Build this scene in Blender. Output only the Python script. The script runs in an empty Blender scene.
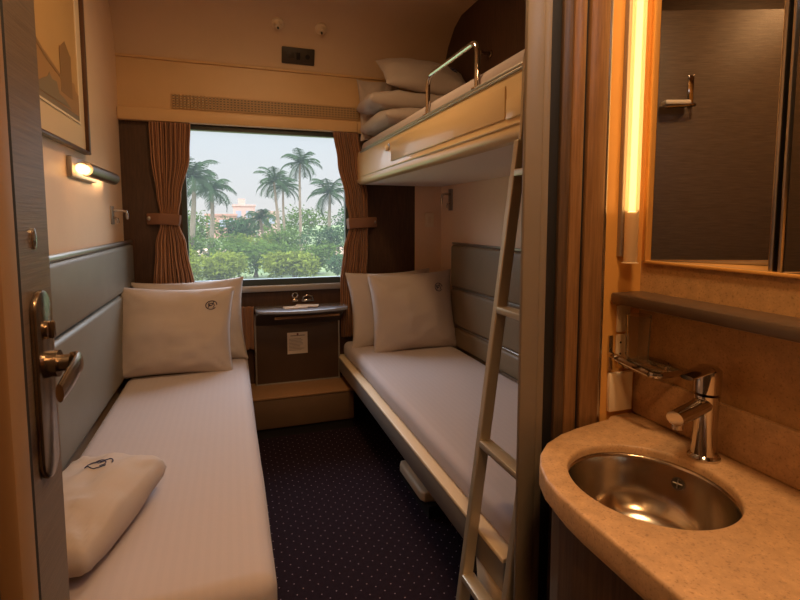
import bpy, bmesh, math, random
from mathutils import Vector, Matrix, noise
PI = math.pi
S = bpy.context.scene
COL = S.collection
rnd = random.Random(7)
V = Vector

# ------------------------------------------------------------------ materials
def s2l(c):
    return tuple(((x/255)/12.92 if x/255 <= .04045 else ((x/255+.055)/1.055)**2.4) for x in c)

def mat(name, col, rough=.5, metal=0., spec=.5, noise_amt=0., nscale=20., stretch=(1, 1, 1), bump=0., col2=None,
        bscale=None, trans=0., ior=1.45, sheen=0., coat=0., aniso=0.):
    m = bpy.data.materials.new(name); m.use_nodes = True
    nt = m.node_tree; N = nt.nodes; L = nt.links
    b = N['Principled BSDF']
    c = s2l(col)
    b.inputs['Base Color'].default_value = (*c, 1)
    b.inputs['Roughness'].default_value = rough
    b.inputs['Metallic'].default_value = metal
    b.inputs['Specular IOR Level'].default_value = spec
    b.inputs['Transmission Weight'].default_value = trans
    b.inputs['IOR'].default_value = ior
    b.inputs['Sheen Weight'].default_value = sheen
    b.inputs['Coat Weight'].default_value = coat
    b.inputs['Anisotropic'].default_value = aniso
    tc = N.new('ShaderNodeTexCoord'); mp = N.new('ShaderNodeMapping')
    mp.inputs['Scale'].default_value = stretch
    L.new(tc.outputs['Object'], mp.inputs['Vector'])
    m['map'] = mp.name
    n = N.new('ShaderNodeTexNoise'); n.inputs['Scale'].default_value = nscale
    n.inputs['Detail'].default_value = 6; n.inputs['Roughness'].default_value = .6
    L.new(mp.outputs['Vector'], n.inputs['Vector'])
    if noise_amt > 0 or col2:
        r = N.new('ShaderNodeMix'); r.data_type = 'RGBA'
        c2 = s2l(col2) if col2 else tuple(x*(1-noise_amt) for x in c)
        r.inputs[6].default_value = (*c, 1); r.inputs[7].default_value = (*c2, 1)
        rp = N.new('ShaderNodeMapRange'); rp.inputs[1].default_value = .35; rp.inputs[2].default_value = .65
        L.new(n.outputs['Fac'], rp.inputs[0]); L.new(rp.outputs[0], r.inputs[0])
        L.new(r.outputs[2], b.inputs['Base Color'])
    if bump > 0:
        bn = N.new('ShaderNodeBump'); bn.inputs['Strength'].default_value = bump; bn.inputs['Distance'].default_value = .01
        if bscale:
            n2 = N.new('ShaderNodeTexNoise'); n2.inputs['Scale'].default_value = bscale; n2.inputs['Detail'].default_value = 4
            L.new(mp.outputs['Vector'], n2.inputs['Vector']); L.new(n2.outputs['Fac'], bn.inputs['Height'])
        else:
            L.new(n.outputs['Fac'], bn.inputs['Height'])
        L.new(bn.outputs['Normal'], b.inputs['Normal'])
    return m

def emis(name, col, strength):
    m = bpy.data.materials.new(name); m.use_nodes = True
    b = m.node_tree.nodes['Principled BSDF']
    b.inputs['Base Color'].default_value = (.8, .7, .5, 1)
    b.inputs['Emission Color'].default_value = (*col, 1)
    b.inputs['Emission Strength'].default_value = strength
    return m

M = {}
M['cream'] = mat('cream_laminate', (234, 203, 174), .45, noise_amt=.04, nscale=6, bump=.02)
M['cove'] = mat('ceiling_laminate', (214, 184, 150), .5, noise_amt=.04, nscale=5)
M['cornice'] = mat('cornice_laminate', (214, 176, 128), .45, noise_amt=.04, nscale=6)
M['berth'] = mat('berth_enamel', (224, 196, 150), .28, spec=.5, coat=.3)
M['berth_under'] = mat('berth_underside', (242, 230, 218), .5)
M['brown'] = mat('dark_brown_veneer', (78, 54, 40), .4, stretch=(14, 14, 1.2), nscale=9, col2=(60, 40, 29), bump=.03)
M['tablebrown'] = mat('table_front_brown', (78, 58, 44), .45, noise_amt=.12, nscale=4)
M['door'] = mat('grey_brown_veneer', (112, 92, 72), .42, stretch=(4, 4, 150), nscale=3, col2=(86, 69, 53), bump=.15)
M['post'] = mat('grey_painted_post', (130, 115, 98), .4, noise_amt=.06, nscale=7)
M['wood'] = mat('walnut_moulding', (142, 102, 64), .38, stretch=(30, 30, 1.5), nscale=6, col2=(118, 82, 50), bump=.03)
M['darkgap'] = mat('black_gap_shade', (24, 20, 18), .7)  # near-black colour standing in for the shade inside gaps
M['amber'] = mat('beige_washroom_wall', (212, 154, 80), .4, noise_amt=.06, nscale=9)
def stone(name, col):
    m = mat(name, col, .42, spec=.45)
    nt = m.node_tree; N = nt.nodes; L = nt.links; b = N['Principled BSDF']
    mp = N[m['map']]
    v = N.new('ShaderNodeTexNoise'); v.inputs['Scale'].default_value = 210; v.inputs['Detail'].default_value = 2
    w = N.new('ShaderNodeTexNoise'); w.inputs['Scale'].default_value = 45; w.inputs['Detail'].default_value = 5
    L.new(mp.outputs[0], v.inputs['Vector']); L.new(mp.outputs[0], w.inputs['Vector'])
    r = N.new('ShaderNodeValToRGB')
    c = s2l(col)
    r.color_ramp.elements[0].position = .3; r.color_ramp.elements[0].color = (c[0]*.68, c[1]*.64, c[2]*.6, 1)
    r.color_ramp.elements[1].position = .72; r.color_ramp.elements[1].color = (min(1, c[0]*1.15), min(1, c[1]*1.15), min(1, c[2]*1.18), 1)
    e = r.color_ramp.elements.new(.42); e.color = (*c, 1)
    e = r.color_ramp.elements.new(.6); e.color = (*c, 1)
    L.new(v.outputs['Fac'], r.inputs[0])
    mx = N.new('ShaderNodeMix'); mx.data_type = 'RGBA'; mx.blend_type = 'MULTIPLY'
    mr = N.new('ShaderNodeMapRange'); mr.inputs[1].default_value = .3; mr.inputs[2].default_value = .7; mr.inputs[3].default_value = .82; mr.inputs[4].default_value = 1.05
    L.new(w.outputs['Fac'], mr.inputs[0])
    mx.inputs[0].default_value = 1; L.new(r.outputs[0], mx.inputs[6]); L.new(mr.outputs[0], mx.inputs[7])
    L.new(mx.outputs[2], b.inputs['Base Color'])
    return m
M['stone'] = stone('speckled_stone', (190, 150, 108))
M['stonewall'] = stone('speckled_stone_wall', (188, 146, 96))
M['cabinet'] = mat('dark_cabinet_veneer', (98, 74, 54), .4, stretch=(22, 22, 1), nscale=6, col2=(72, 54, 40), bump=.03)
M['chrome'] = mat('chrome', (205, 200, 195), .08, 1.)
M['satin'] = mat('satin_steel', (178, 170, 160), .28, 1.)
M['bowl'] = mat('brushed_steel_bowl', (208, 196, 178), .17, 1., stretch=(1, 1, 8), nscale=30, noise_amt=.1, aniso=.5)
M['alu'] = mat('dull_aluminium', (168, 160, 152), .5, .75)
M['ladder'] = mat('brushed_ladder_steel', (196, 182, 160), .36, .55)
M['leather'] = mat('grey_leatherette', (126, 120, 108), .42, noise_amt=.08, nscale=8, bump=.05, bscale=160)
M['leather2'] = mat('olive_grey_leatherette', (126, 106, 80), .45, noise_amt=.08, nscale=8, bump=.05, bscale=160)
def sheet(name, col, stripes=True):
    m = mat(name, col, .8, spec=.15, sheen=.1, bump=.25, bscale=7)
    nt = m.node_tree; N = nt.nodes; L = nt.links; b = N['Principled BSDF']
    if stripes:
        sp = N.new('ShaderNodeSeparateXYZ'); L.new(N[m['map']].outputs[0], sp.inputs[0])
        w = N.new('ShaderNodeMath'); w.operation = 'SINE'
        k = N.new('ShaderNodeMath'); k.operation = 'MULTIPLY'; k.inputs[1].default_value = 240
        L.new(sp.outputs['X'], k.inputs[0]); L.new(k.outputs[0], w.inputs[0])
        mr = N.new('ShaderNodeMapRange'); mr.inputs[1].default_value = -.3; mr.inputs[2].default_value = .3
        L.new(w.outputs[0], mr.inputs[0])
        mx = N.new('ShaderNodeMix'); mx.data_type = 'RGBA'; c = s2l(col)
        mx.inputs[6].default_value = (*c, 1); mx.inputs[7].default_value = (c[0]*.98, c[1]*.98, c[2]*.985, 1)
        L.new(mr.outputs[0], mx.inputs[0]); L.new(mx.outputs[2], b.inputs['Base Color'])
    return m
M['sheet'] = sheet('white_satin_stripe_sheet', (184, 171, 170))
M['linen'] = sheet('white_pillow_linen', (186, 172, 164), False)
M['emblem'] = mat('navy_embroidery', (52, 52, 84), .8)
def curtain_mat():
    m = mat('striped_curtain_cloth', (150, 92, 58), .75, spec=.2, sheen=.2)
    nt = m.node_tree; N = nt.nodes; L = nt.links; b = N['Principled BSDF']
    at = N.new('ShaderNodeAttribute'); at.attribute_name = 'UVMap'; at.attribute_type = 'GEOMETRY'
    sp = N.new('ShaderNodeSeparateXYZ'); L.new(at.outputs['Vector'], sp.inputs[0])
    k = N.new('ShaderNodeMath'); k.operation = 'MULTIPLY'; k.inputs[1].default_value = 330
    w = N.new('ShaderNodeMath'); w.operation = 'SINE'
    L.new(sp.outputs['X'], k.inputs[0]); L.new(k.outputs[0], w.inputs[0])
    r = N.new('ShaderNodeValToRGB'); r.color_ramp.elements[0].position = .3; r.color_ramp.elements[1].position = .72
    r.color_ramp.elements[0].color = (*s2l((108, 72, 52)), 1); r.color_ramp.elements[1].color = (*s2l((172, 124, 92)), 1)
    mr = N.new('ShaderNodeMapRange'); mr.inputs[1].default_value = -1
    L.new(w.outputs[0], mr.inputs[0]); L.new(mr.outputs[0], r.inputs[0]); L.new(r.outputs[0], b.inputs['Base Color'])
    return m
M['curtain'] = curtain_mat()
M['tie'] = mat('brown_tieback_cloth', (128, 90, 70), .8)
M['plastic_dark'] = mat('dark_grey_plastic', (62, 52, 42), .5)
M['plastic_cream'] = mat('cream_plastic', (226, 204, 172), .4)
M['plastic_white'] = mat('white_plastic', (232, 214, 188), .4)
M['tabletop'] = mat('blue_grey_laminate', (134, 136, 146), .16, coat=.3)
M['tablelip'] = mat('table_lip_grey', (74, 66, 62), .4)
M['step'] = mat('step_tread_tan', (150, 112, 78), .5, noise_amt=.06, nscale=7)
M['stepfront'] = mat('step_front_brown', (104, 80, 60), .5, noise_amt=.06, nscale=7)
M['paper'] = mat('notice_paper', (214, 198, 184), .7)
M['ink'] = mat('notice_ink', (120, 104, 100), .8)
M['ink_red'] = mat('notice_red_ink', (120, 60, 56), .8)
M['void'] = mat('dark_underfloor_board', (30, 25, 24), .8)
M['frame'] = mat('picture_frame_walnut', (84, 56, 38), .35)
M['mount'] = mat('picture_mount_cream', (216, 190, 158), .6)
M['art_sky'] = mat('sepia_print_ground', (196, 156, 104), .35, noise_amt=.06, nscale=3, coat=.4)
M['art_dark'] = mat('sepia_print_dark', (136, 104, 72), .4)
M['art_mid'] = mat('sepia_print_middle', (160, 122, 82), .4)
M['art_water'] = mat('sepia_print_grey', (128, 112, 92), .4)
M['winframe'] = mat('window_frame_teal_grey', (62, 72, 74), .35)
M['handle'] = mat('bronze_chrome', (160, 144, 126), .24, 1.)
M['core'] = emis('glowing_core', (1., .58, .22), 5.5)
M['tubeend'] = mat('frosted_tube_end', (236, 206, 160), .4, trans=.6)
M['lampglow'] = emis('reading_lamp_diffuser', (1., .66, .36), 10)
M['ceilglow'] = emis('ceiling_fill_glow', (1., .62, .30), 9)  # glow for the added ceiling fill, not applied to any mesh
M['bark'] = mat('palm_bark', (112, 98, 78), .9, noise_amt=.25, nscale=4)
M['ground'] = mat('grassy_ground', (92, 98, 46), .95, nscale=.35, col2=(70, 84, 42))
M['path'] = mat('pinkish_track', (150, 120, 94), .95, noise_amt=.1, nscale=1)
M['wallw'] = mat('building_render', (168, 136, 120), .8, noise_amt=.06, nscale=.5)
M['wallp'] = mat('building_pink_render', (158, 116, 98), .8, noise_amt=.06, nscale=.5)
M['win'] = mat('building_window', (130, 130, 136), .4)
def leaf(name, col):
    m = bpy.data.materials.new(name); m.use_nodes = True
    nt = m.node_tree; N = nt.nodes; L = nt.links; N.remove(N['Principled BSDF'])
    out = N['Material Output']
    d = N.new('ShaderNodeBsdfDiffuse'); t = N.new('ShaderNodeBsdfTranslucent'); x = N.new('ShaderNodeMixShader')
    c = s2l(col)
    oi = N.new('ShaderNodeTexCoord'); n = N.new('ShaderNodeTexNoise'); n.inputs['Scale'].default_value = 1.6
    L.new(oi.outputs['Object'], n.inputs['Vector'])
    mx = N.new('ShaderNodeMix'); mx.data_type = 'RGBA'
    mx.inputs[6].default_value = (c[0]*.72, c[1]*.75, c[2]*.78, 1); mx.inputs[7].default_value = (c[0]*1.25, c[1]*1.2, c[2]*1.1, 1)
    L.new(n.outputs['Fac'], mx.inputs[0])
    L.new(mx.outputs[2], d.inputs[0]); L.new(mx.outputs[2], t.inputs[0])
    x.inputs[0].default_value = .3
    L.new(d.outputs[0], x.inputs[1]); L.new(t.outputs[0], x.inputs[2]); L.new(x.outputs[0], out.inputs[0])
    return m
M['leafA'] = leaf('bright_leaf', (104, 112, 42)); M['leafB'] = leaf('mid_leaf', (74, 92, 40)); M['leafC'] = leaf('blue_green_leaf', (56, 76, 46))
M['palm'] = leaf('palm_frond', (50, 66, 42))
def carpet():
    m = mat('dotted_purple_carpet', (40, 28, 36), .95, spec=.1, noise_amt=.25, nscale=60, bump=.25, bscale=380)
    nt = m.node_tree; N = nt.nodes; L = nt.links; b = N['Principled BSDF']
    src = b.inputs['Base Color'].links[0].from_socket
    v = N.new('ShaderNodeTexVoronoi'); v.inputs['Scale'].default_value = 25; v.inputs['Randomness'].default_value = .12; v.voronoi_dimensions = '2D'
    rt = N.new('ShaderNodeMapping'); rt.inputs['Rotation'].default_value = (0, 0, .78)
    L.new(N[m['map']].outputs[0], rt.inputs[0]); L.new(rt.outputs[0], v.inputs['Vector'])
    lt = N.new('ShaderNodeMath'); lt.operation = 'LESS_THAN'; lt.inputs[1].default_value = .06
    L.new(v.outputs['Distance'], lt.inputs[0])
    mx = N.new('ShaderNodeMix'); mx.data_type = 'RGBA'; L.new(lt.outputs[0], mx.inputs[0]); L.new(src, mx.inputs[6])
    mx.inputs[7].default_value = (*s2l((150, 130, 140)), 1)
    L.new(mx.outputs[2], b.inputs['Base Color'])
    return m
M['carpet'] = carpet()
def glassy(name, tint, veil, veilcol):
    m = bpy.data.materials.new(name); m.use_nodes = True
    nt = m.node_tree; N = nt.nodes; L = nt.links; N.remove(N['Principled BSDF'])
    out = N['Material Output']
    t = N.new('ShaderNodeBsdfTransparent'); t.inputs[0].default_value = (*tint, 1)
    g = N.new('ShaderNodeBsdfGlossy'); g.inputs['Roughness'].default_value = .02
    fr = N.new('ShaderNodeLayerWeight'); fr.inputs[0].default_value = .12
    x = N.new('ShaderNodeMixShader'); L.new(fr.outputs[0], x.inputs[0]); L.new(t.outputs[0], x.inputs[1]); L.new(g.outputs[0], x.inputs[2])
    last = x
    if veil > 0:
        tr = N.new('ShaderNodeBsdfTranslucent'); tr.inputs[0].default_value = (*veilcol, 1)
        y = N.new('ShaderNodeMixShader'); y.inputs[0].default_value = veil
        L.new(x.outputs[0], y.inputs[1]); L.new(tr.outputs[0], y.inputs[2]); last = y
    L.new(last.outputs[0], out.inputs[0])
    return m
M['pane'] = glassy('haze_veil_glass', (.97, .985, .97), .025, (.9, .95, .97))  # faint pale veil in the glass stands in for outdoor haze
M['glass'] = glassy('clear_glass', (.96, .96, .94), .12, (.9, .85, .75))
M['tube'] = glassy('frosted_tube', (.75, .66, .5), .55, (1., .82, .55))
m = bpy.data.materials.new('mirror_glass'); m.use_nodes = True
b_ = m.node_tree.nodes['Principled BSDF']; b_.inputs['Metallic'].default_value = 1; b_.inputs['Roughness'].default_value = .015
b_.inputs['Base Color'].default_value = (.45, .45, .46, 1); M['mirror'] = m

# ------------------------------------------------------------------ mesh builder
class MB:
    def __init__(s): s.v = []; s.f = []; s.m = []; s.uv = None
    def add(s, vs, fs, mi=0):
        o = len(s.v); s.v += [V(x) for x in vs]; s.f += [[i+o for i in f] for f in fs]; s.m += [mi]*len(fs); return s
    def bm(s, b, mi=0):
        b.verts.ensure_lookup_table(); b.verts.index_update()
        s.add([v.co.copy() for v in b.verts], [[v.index for v in f.verts] for f in b.faces], mi); b.free(); return s
    def box(s, x0, x1, y0, y1, z0, z1, bev=0., seg=2, mi=0, mx=None):
        b = bmesh.new(); bmesh.ops.create_cube(b, size=1)
        for v in b.verts: v.co = V(((x0+x1)/2+v.co.x*(x1-x0), (y0+y1)/2+v.co.y*(y1-y0), (z0+z1)/2+v.co.z*(z1-z0)))
        if bev > 0:
            bev = min(bev, .49*min(abs(x1-x0), abs(y1-y0), abs(z1-z0)))
            bmesh.ops.bevel(b, geom=b.edges[:], offset=bev, segments=seg, profile=.5, affect='EDGES')
        if mx: bmesh.ops.transform(b, matrix=mx, verts=b.verts)
        return s.bm(b, mi)
    def prism(s, pts, d, mi=0, bev=0., seg=2):     # closed polygon pts (3-D, planar) swept by vector d
        b = bmesh.new(); d = V(d)
        lo = [b.verts.new(V(p)) for p in pts]; hi = [b.verts.new(V(p)+d) for p in pts]
        n = len(pts)
        b.faces.new(lo[::-1]); top = b.faces.new(hi)
        for i in range(n): b.faces.new([lo[i], lo[(i+1) % n], hi[(i+1) % n], hi[i]])
        bmesh.ops.recalc_face_normals(b, faces=b.faces[:])
        if bev > 0:
            ed = [e for e in b.edges if (e.verts[0] in lo) == (e.verts[1] in lo)]
            bmesh.ops.bevel(b, geom=ed, offset=bev, segments=seg, profile=.5, affect='EDGES')
        return s.bm(b, mi)
    def tube(s, path, r, n=12, cap=True, sx=1., sy=1., up=None, mi=0):
        path = [V(p) for p in path]; rs = r if isinstance(r, (list, tuple)) else [r]*len(path)
        vs = []; fs = []
        t0 = (path[1]-path[0]).normalized()
        u = V(up) if up else (V((0, 0, 1)) if abs(t0.z) < .9 else V((1, 0, 0)))
        u = (u - t0*u.dot(t0)).normalized()
        for i, p in enumerate(path):
            t = ((path[min(i+1, len(path)-1)]-path[max(i-1, 0)])).normalized()
            u = (u - t*u.dot(t)).normalized(); w = t.cross(u)
            for k in range(n):
                a = 2*PI*k/n
                vs.append(p + u*math.cos(a)*rs[i]*sx + w*math.sin(a)*rs[i]*sy)
        for i in range(len(path)-1):
            for k in range(n):
                a, b = i*n+k, i*n+(k+1) % n
                fs.append([a, b, b+n, a+n])
        if cap: fs.append(list(range(n))[::-1]); fs.append([(len(path)-1)*n+k for k in range(n)])
        return s.add(vs, fs, mi)
    def lathe(s, prof, c=(0, 0, 0), axis=(0, 0, 1), n=32, ex=1., ey=1., mi=0, closed=False):
        ax = V(axis).normalized(); u = V((1, 0, 0)) if abs(ax.x) < .9 else V((0, 1, 0))
        u = (u-ax*u.dot(ax)).normalized(); w = ax.cross(u); c = V(c)
        vs = []; fs = []
        for r, h in prof:
            for k in range(n):
                a = 2*PI*k/n; vs.append(c+ax*h+u*math.cos(a)*r*ex+w*math.sin(a)*r*ey)
        for i in range(len(prof)-1):
            for k in range(n):
                a, b = i*n+k, i*n+(k+1) % n; fs.append([a, b, b+n, a+n])
        if not closed:
            fs.append(list(range(n))[::-1]); fs.append([(len(prof)-1)*n+k for k in range(n)])
        return s.add(vs, fs, mi)
    def build(s, name, m, parent=None, smooth=35, loc=None, sub=0, solid=0.):
        me = bpy.data.meshes.new(name)
        if parent is not None: org = V(parent['o'])
        else: org = V(loc) if loc else V((0, 0, 0))
        me.from_pydata([v-org for v in s.v], [], s.f)
        ms = m if isinstance(m, (list, tuple)) else [m]
        for q in ms: me.materials.append(q)
        for p, mi in zip(me.polygons, s.m): p.material_index = mi
        if s.uv:
            uvl = me.uv_layers.new(name='UVMap')
            for lp in me.loops: uvl.data[lp.index].uv = s.uv[lp.vertex_index]
        b = bmesh.new(); b.from_mesh(me); bmesh.ops.recalc_face_normals(b, faces=b.faces[:]); b.to_mesh(me); b.free()
        if smooth:
            me.shade_smooth(); me.set_sharp_from_angle(angle=math.radians(smooth))
        o = bpy.data.objects.new(name, me); COL.objects.link(o)
        if parent is not None: o.parent = parent
        else: o.location = org
        o['o'] = tuple(org)
        if sub:
            md = o.modifiers.new('subsurf', 'SUBSURF'); md.levels = md.render_levels = sub
        if solid:
            md = o.modifiers.new('solid', 'SOLIDIFY'); md.thickness = solid; md.offset = 0
        return o

def thing(name, label, cat, loc, group=None):
    o = bpy.data.objects.new(name, None); COL.objects.link(o); o.location = loc; o.empty_display_size = .05
    o['o'] = tuple(loc); o['label'] = label; o['category'] = cat
    if group: o['group'] = group
    return o
def solo(mb, name, m, label, cat, group=None, **k):
    xs = [v.x for v in mb.v]; ys = [v.y for v in mb.v]; zs = [v.z for v in mb.v]
    o = mb.build(name, m, loc=((min(xs)+max(xs))/2, (min(ys)+max(ys))/2, min(zs)), **k)
    o['label'] = label; o['category'] = cat
    if group: o['group'] = group
    return o
def struct(mb, name, m, **k):
    o = mb.build(name, m, **k); o['kind'] = 'structure'; return o
def bx(*a, **k): return MB().box(*a, **k)
def arc(cx, cy, r, a0, a1, n):
    return [(cx+r*math.cos(a0+(a1-a0)*i/n), cy+r*math.sin(a0+(a1-a0)*i/n)) for i in range(n+1)]

# ------------------------------------------------------------------ camera
EYE = 1.35
cam = bpy.data.cameras.new('camera'); co = bpy.data.objects.new('camera', cam); COL.objects.link(co)
co.location = (0, 0, EYE); co.rotation_euler = (math.radians(90-4.909), 0, math.radians(-18.815))
cam.sensor_width = 36; cam.lens = 498/800*36; cam.shift_y = -36.13/800; cam.clip_start = .02; cam.clip_end = 1000
S.camera = co

# ------------------------------------------------------------------ setting
XL, XR, YW, CEI = -.61, 1.48, 3.4, 2.74
struct(bx(XL-.1, XR+.1, -1.1, YW+.08, -.06, 0), 'floor', M['carpet'])
cp = [(YW, 2.33), (3.37, 2.44), (3.30, 2.56), (3.20, 2.655), (3.09, 2.70), (-1.1, CEI), (-1.1, CEI+.1), (YW+.08, CEI+.1), (YW+.08, 2.33)]
struct(MB().prism([(XL-.1, y, z) for y, z in cp], (XR-XL+.2, 0, 0)), 'ceiling', M['cove'], smooth=30)
struct(bx(XL-.08, XL, .5, YW+.08, 0, CEI), 'wall_left', M['cream'])
struct(bx(XL-.08, XL, -1.1, .5, 0, CEI), 'wall_corridor', M['door'])
rw = MB().box(XR, XR+.08, 1.06, YW+.08, 0, 1.72, mi=0).box(XR, XR+.08, 1.06, YW+.08, 1.72, CEI, mi=1)
struct(rw, 'wall_right', [M['cream'], M['brown']])
# window wall
WX0, WX1, WZ0, WZ1 = -.28, .79, .925, 1.945
T = .08
w = MB()
w.box(XL, WX0, YW, YW+T, 0, 1.99); w.box(WX1, 1.272, YW, YW+T, 0, 1.99)
w.box(WX0, WX1, YW, YW+T, 0, WZ0); w.box(WX0, WX1, YW, YW+T, WZ1, 1.99)
w.box(1.272, XR, YW, YW+T, 0, 1.99, mi=1); w.box(XL, XR, YW, YW+T, 1.99, 2.4, mi=2)
struct(w, 'wall_window', [M['brown'], M['cream'], M['cornice']])
struct(bx(XL, XR, YW-.012, YW+.002, 2.318, 2.334, .004), 'trim_12', M['cornice'])
struct(MB().box(XL, .84, YW-.05, YW, 1.947, 2.025, .012).box(.84, XR, YW-.03, YW, 1.947, 2.025, .01), 'trim_1', M['cornice'])
# back of the corridor and the washroom walls
struct(bx(XL, XR+.1, -1.1, -1.05, 0, CEI), 'wall_back', M['door'])
MX = 1.02
my0, my1, mz0, mz1 = .05, 1.012, 1.247, 2.3
w = MB()
w.box(MX, MX+.46, -1.05, 1.06, 0, 1.10, mi=0)
w.box(MX, MX+.04, -1.05, 1.06, 1.10, mz0, mi=0)
w.box(MX, MX+.04, my1, 1.06, mz0, CEI, mi=1); w.box(MX, MX+.04, -1.05, my1, mz1, CEI, mi=1); w.box(MX, MX+.04, -1.05, my0, mz0, mz1, mi=1)
w.box(MX+.04, MX+.46, -1.05, 1.06, mz0-.03, mz0, mi=1); w.box(MX+.42, MX+.46, -1.05, 1.06, mz0, mz1, mi=2)
w.box(MX+.04, MX+.46, my1, 1.06, mz0, mz1, mi=1)
struct(w, 'wall_washroom', [M['stonewall'], M['amber'], M['darkgap']])
struct(bx(.898, MX, 1.03, 1.06, 0, CEI), 'wall_niche', M['amber'])
# mouldings and painted gap shade at the end of the partition, one strip each
def strip(n, x0, x1, y0, y1, m, bev=.004): struct(bx(x0, x1, y0, y1, 0, CEI, bev), 'trim_%d' % n, m)
strip(2, .643, .689, 1.000, 1.014, M['post'], .004)
strip(3, .690, .712, 1.004, 1.018, M['post'], .006)
strip(4, .715, .760, 1.030, 1.036, M['darkgap'])  # black strip painted in for the shade of the recess
strip(5, .754, .782, 1.020, 1.036, M['cabinet'])
strip(6, .782, .820, 1.018, 1.036, M['wood'], .008)
strip(7, .815, .835, 1.031, 1.036, M['darkgap'])  # black strip in place of shade between the two mouldings
strip(8, .831, .888, 1.020, 1.036, M['wood'], .004)
strip(9, .888, .898, 1.022, 1.036, M['satin'], .003)
struct(MB().box(.735, .898, 1.0365, 1.047, 0, CEI).box(.898, XR, 1.0605, 1.07, 0, CEI), 'wall_partition', M['cabinet'])
# entrance jamb post
struct(bx(-.198, -.18, .495, .530, 0, CEI, .003), 'trim_10', mat('jamb_beige', (140, 108, 74), .5))
struct(bx(-.199, -.181, .530, .536, 0, CEI), 'trim_13', M['darkgap'])  # dark strip added as the shadow line between jamb and door

# ------------------------------------------------------------------ window, outside
wt = MB()
wt.box(WX0, WX1, YW+.005, YW+.05, WZ1-.028, WZ1); wt.box(WX0, WX1, YW+.005, YW+.05, WZ0, WZ0+.04)
wt.box(WX0, WX0+.03, YW+.005, YW+.05, WZ0, WZ1); wt.box(WX1-.03, WX1, YW+.005, YW+.05, WZ0, WZ1)
wf = struct(wt, 'window_1', M['winframe']); 
bx(WX0+.02, WX1-.02, YW+.028, YW+.034, WZ0+.03, WZ1-.03).build('pane', M['pane'], wf, smooth=0)
struct(bx(WX0-.02, WX1+.02, YW-.03, YW+.005, .884, .924, .006), 'trim_11', M['alu'])

GZ = -1.25
struct(bx(-120, 220, YW+4, 320, GZ-.1, GZ), 'ground', M['ground'])
struct(MB().box(-60, 120, 38, 50, GZ, GZ+.03), 'dirt_track', M['path'])

def leaves(mb, c, rx, ry, rz, n, size, rn, shell=.55):
    c = V(c)
    for _ in range(n):
        d = V((rn.gauss(0, 1), rn.gauss(0, 1), rn.gauss(0, 1))).normalized()
        k = shell+(1-shell)*rn.random()
        lump = .82+.3*noise.noise(d*2.3+c)
        p = c+V((d.x*rx, d.y*ry, d.z*rz))*k*lump
        t = V((rn.gauss(0, 1), rn.gauss(0, 1), rn.gauss(0, .7))).normalized()
        nn = (d+V((rn.gauss(0, .5), rn.gauss(0, .5), rn.gauss(0, .5)))).normalized(); s_ = t.cross(nn).normalized()
        L = size*(.6+.8*rn.random()); W = L*.4
        mb.add([p-t*L*.5, p+s_*W*.5+nn*L*.06, p+t*L*.5, p-s_*W*.5+nn*L*.06], [[0, 1, 2, 3]])

def bush(x, y, w_, h, m, label, seed, group, n=2600, size=.19):
    rn = random.Random(seed)
    t = thing('bush', label, 'bush', (x, y, GZ), group)
    mb = MB()
    k = 4
    for i in range(k):
        a = rn.random()*6.28
        leaves(mb, (x+math.cos(a)*w_*.25*rn.random()+ (i-(k-1)/2)*w_*.18, y+math.sin(a)*w_*.15, GZ+h*(.42+.14*rn.random())), w_*.36, w_*.3, h*.5, n//k, size, rn)
    mb.build('foliage', m, t, smooth=0)
    st = MB()
    for i in range(4): st.tube([(x+rn.uniform(-.1, .1), y, GZ), (x+rn.uniform(-.4, .4)*w_*.4, y+rn.uniform(-.2, .2), GZ+h*.6)], [.05, .02], 6)
    st.build('stem', M['bark'], t)

def palm(x, y, h, fr, label, seed, n=17, crown=1., trunk=.14):
    rn = random.Random(seed)
    t = thing('palm_tree', label, 'palm tree', (x, y, GZ), None)
    top = V((x+rn.uniform(-.3, .3), y, GZ+h))
    tp = []
    for i in range(9):
        k = i/8; tp.append(V((x, y, GZ)).lerp(top, k)+V((.12*math.sin(k*3+seed), 0, 0)))
    MB().tube(tp, [trunk*(1.15-.5*i/8) for i in range(9)], 10).build('trunk', M['bark'], t)
    for q in range(n):
        a = 2*PI*q*.382*2.618/n*5.0+rn.uniform(-.25, .25); el = -.35+1.75*q/n+rn.uniform(-.15, .15)
        L = fr*rn.uniform(.85, 1.1)
        d = V((math.cos(a), math.sin(a), 0)); mb = MB(); pts = []
        p = top.copy(); ang = el; st = L/9
        for i in range(10):
            pts.append(p.copy()); p = p+(d*math.cos(ang)+V((0, 0, 1))*math.sin(ang))*st; ang -= (.10+.022*i)*crown
        mb.tube(pts, [.05*(1-.08*i) for i in range(10)], 5)
        sd = d.cross(V((0, 0, 1)))
        for i in range(1, 9):
            for half in (0, .33, .66):
                b0 = pts[i].lerp(pts[min(i+1, 9)], half)
                ll = fr*.24*math.sin(PI*(.12+.82*(i+half)/9.5))+.12
                tn = (pts[min(i+1, 9)]-pts[i-1]).normalized()
                for sgn in (-1, 1):
                    dr = (sd*sgn*.8+tn*.55+V((0, 0, -.45+rn.uniform(-.15, .15)))).normalized()
                    e = b0+dr*ll; wv = tn*fr*.017
                    mb.add([b0-wv, b0+wv, e+wv*.3, e-wv*.3], [[0, 1, 2, 3]])
        mb.build('frond', M['palm'], t, smooth=0)


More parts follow.
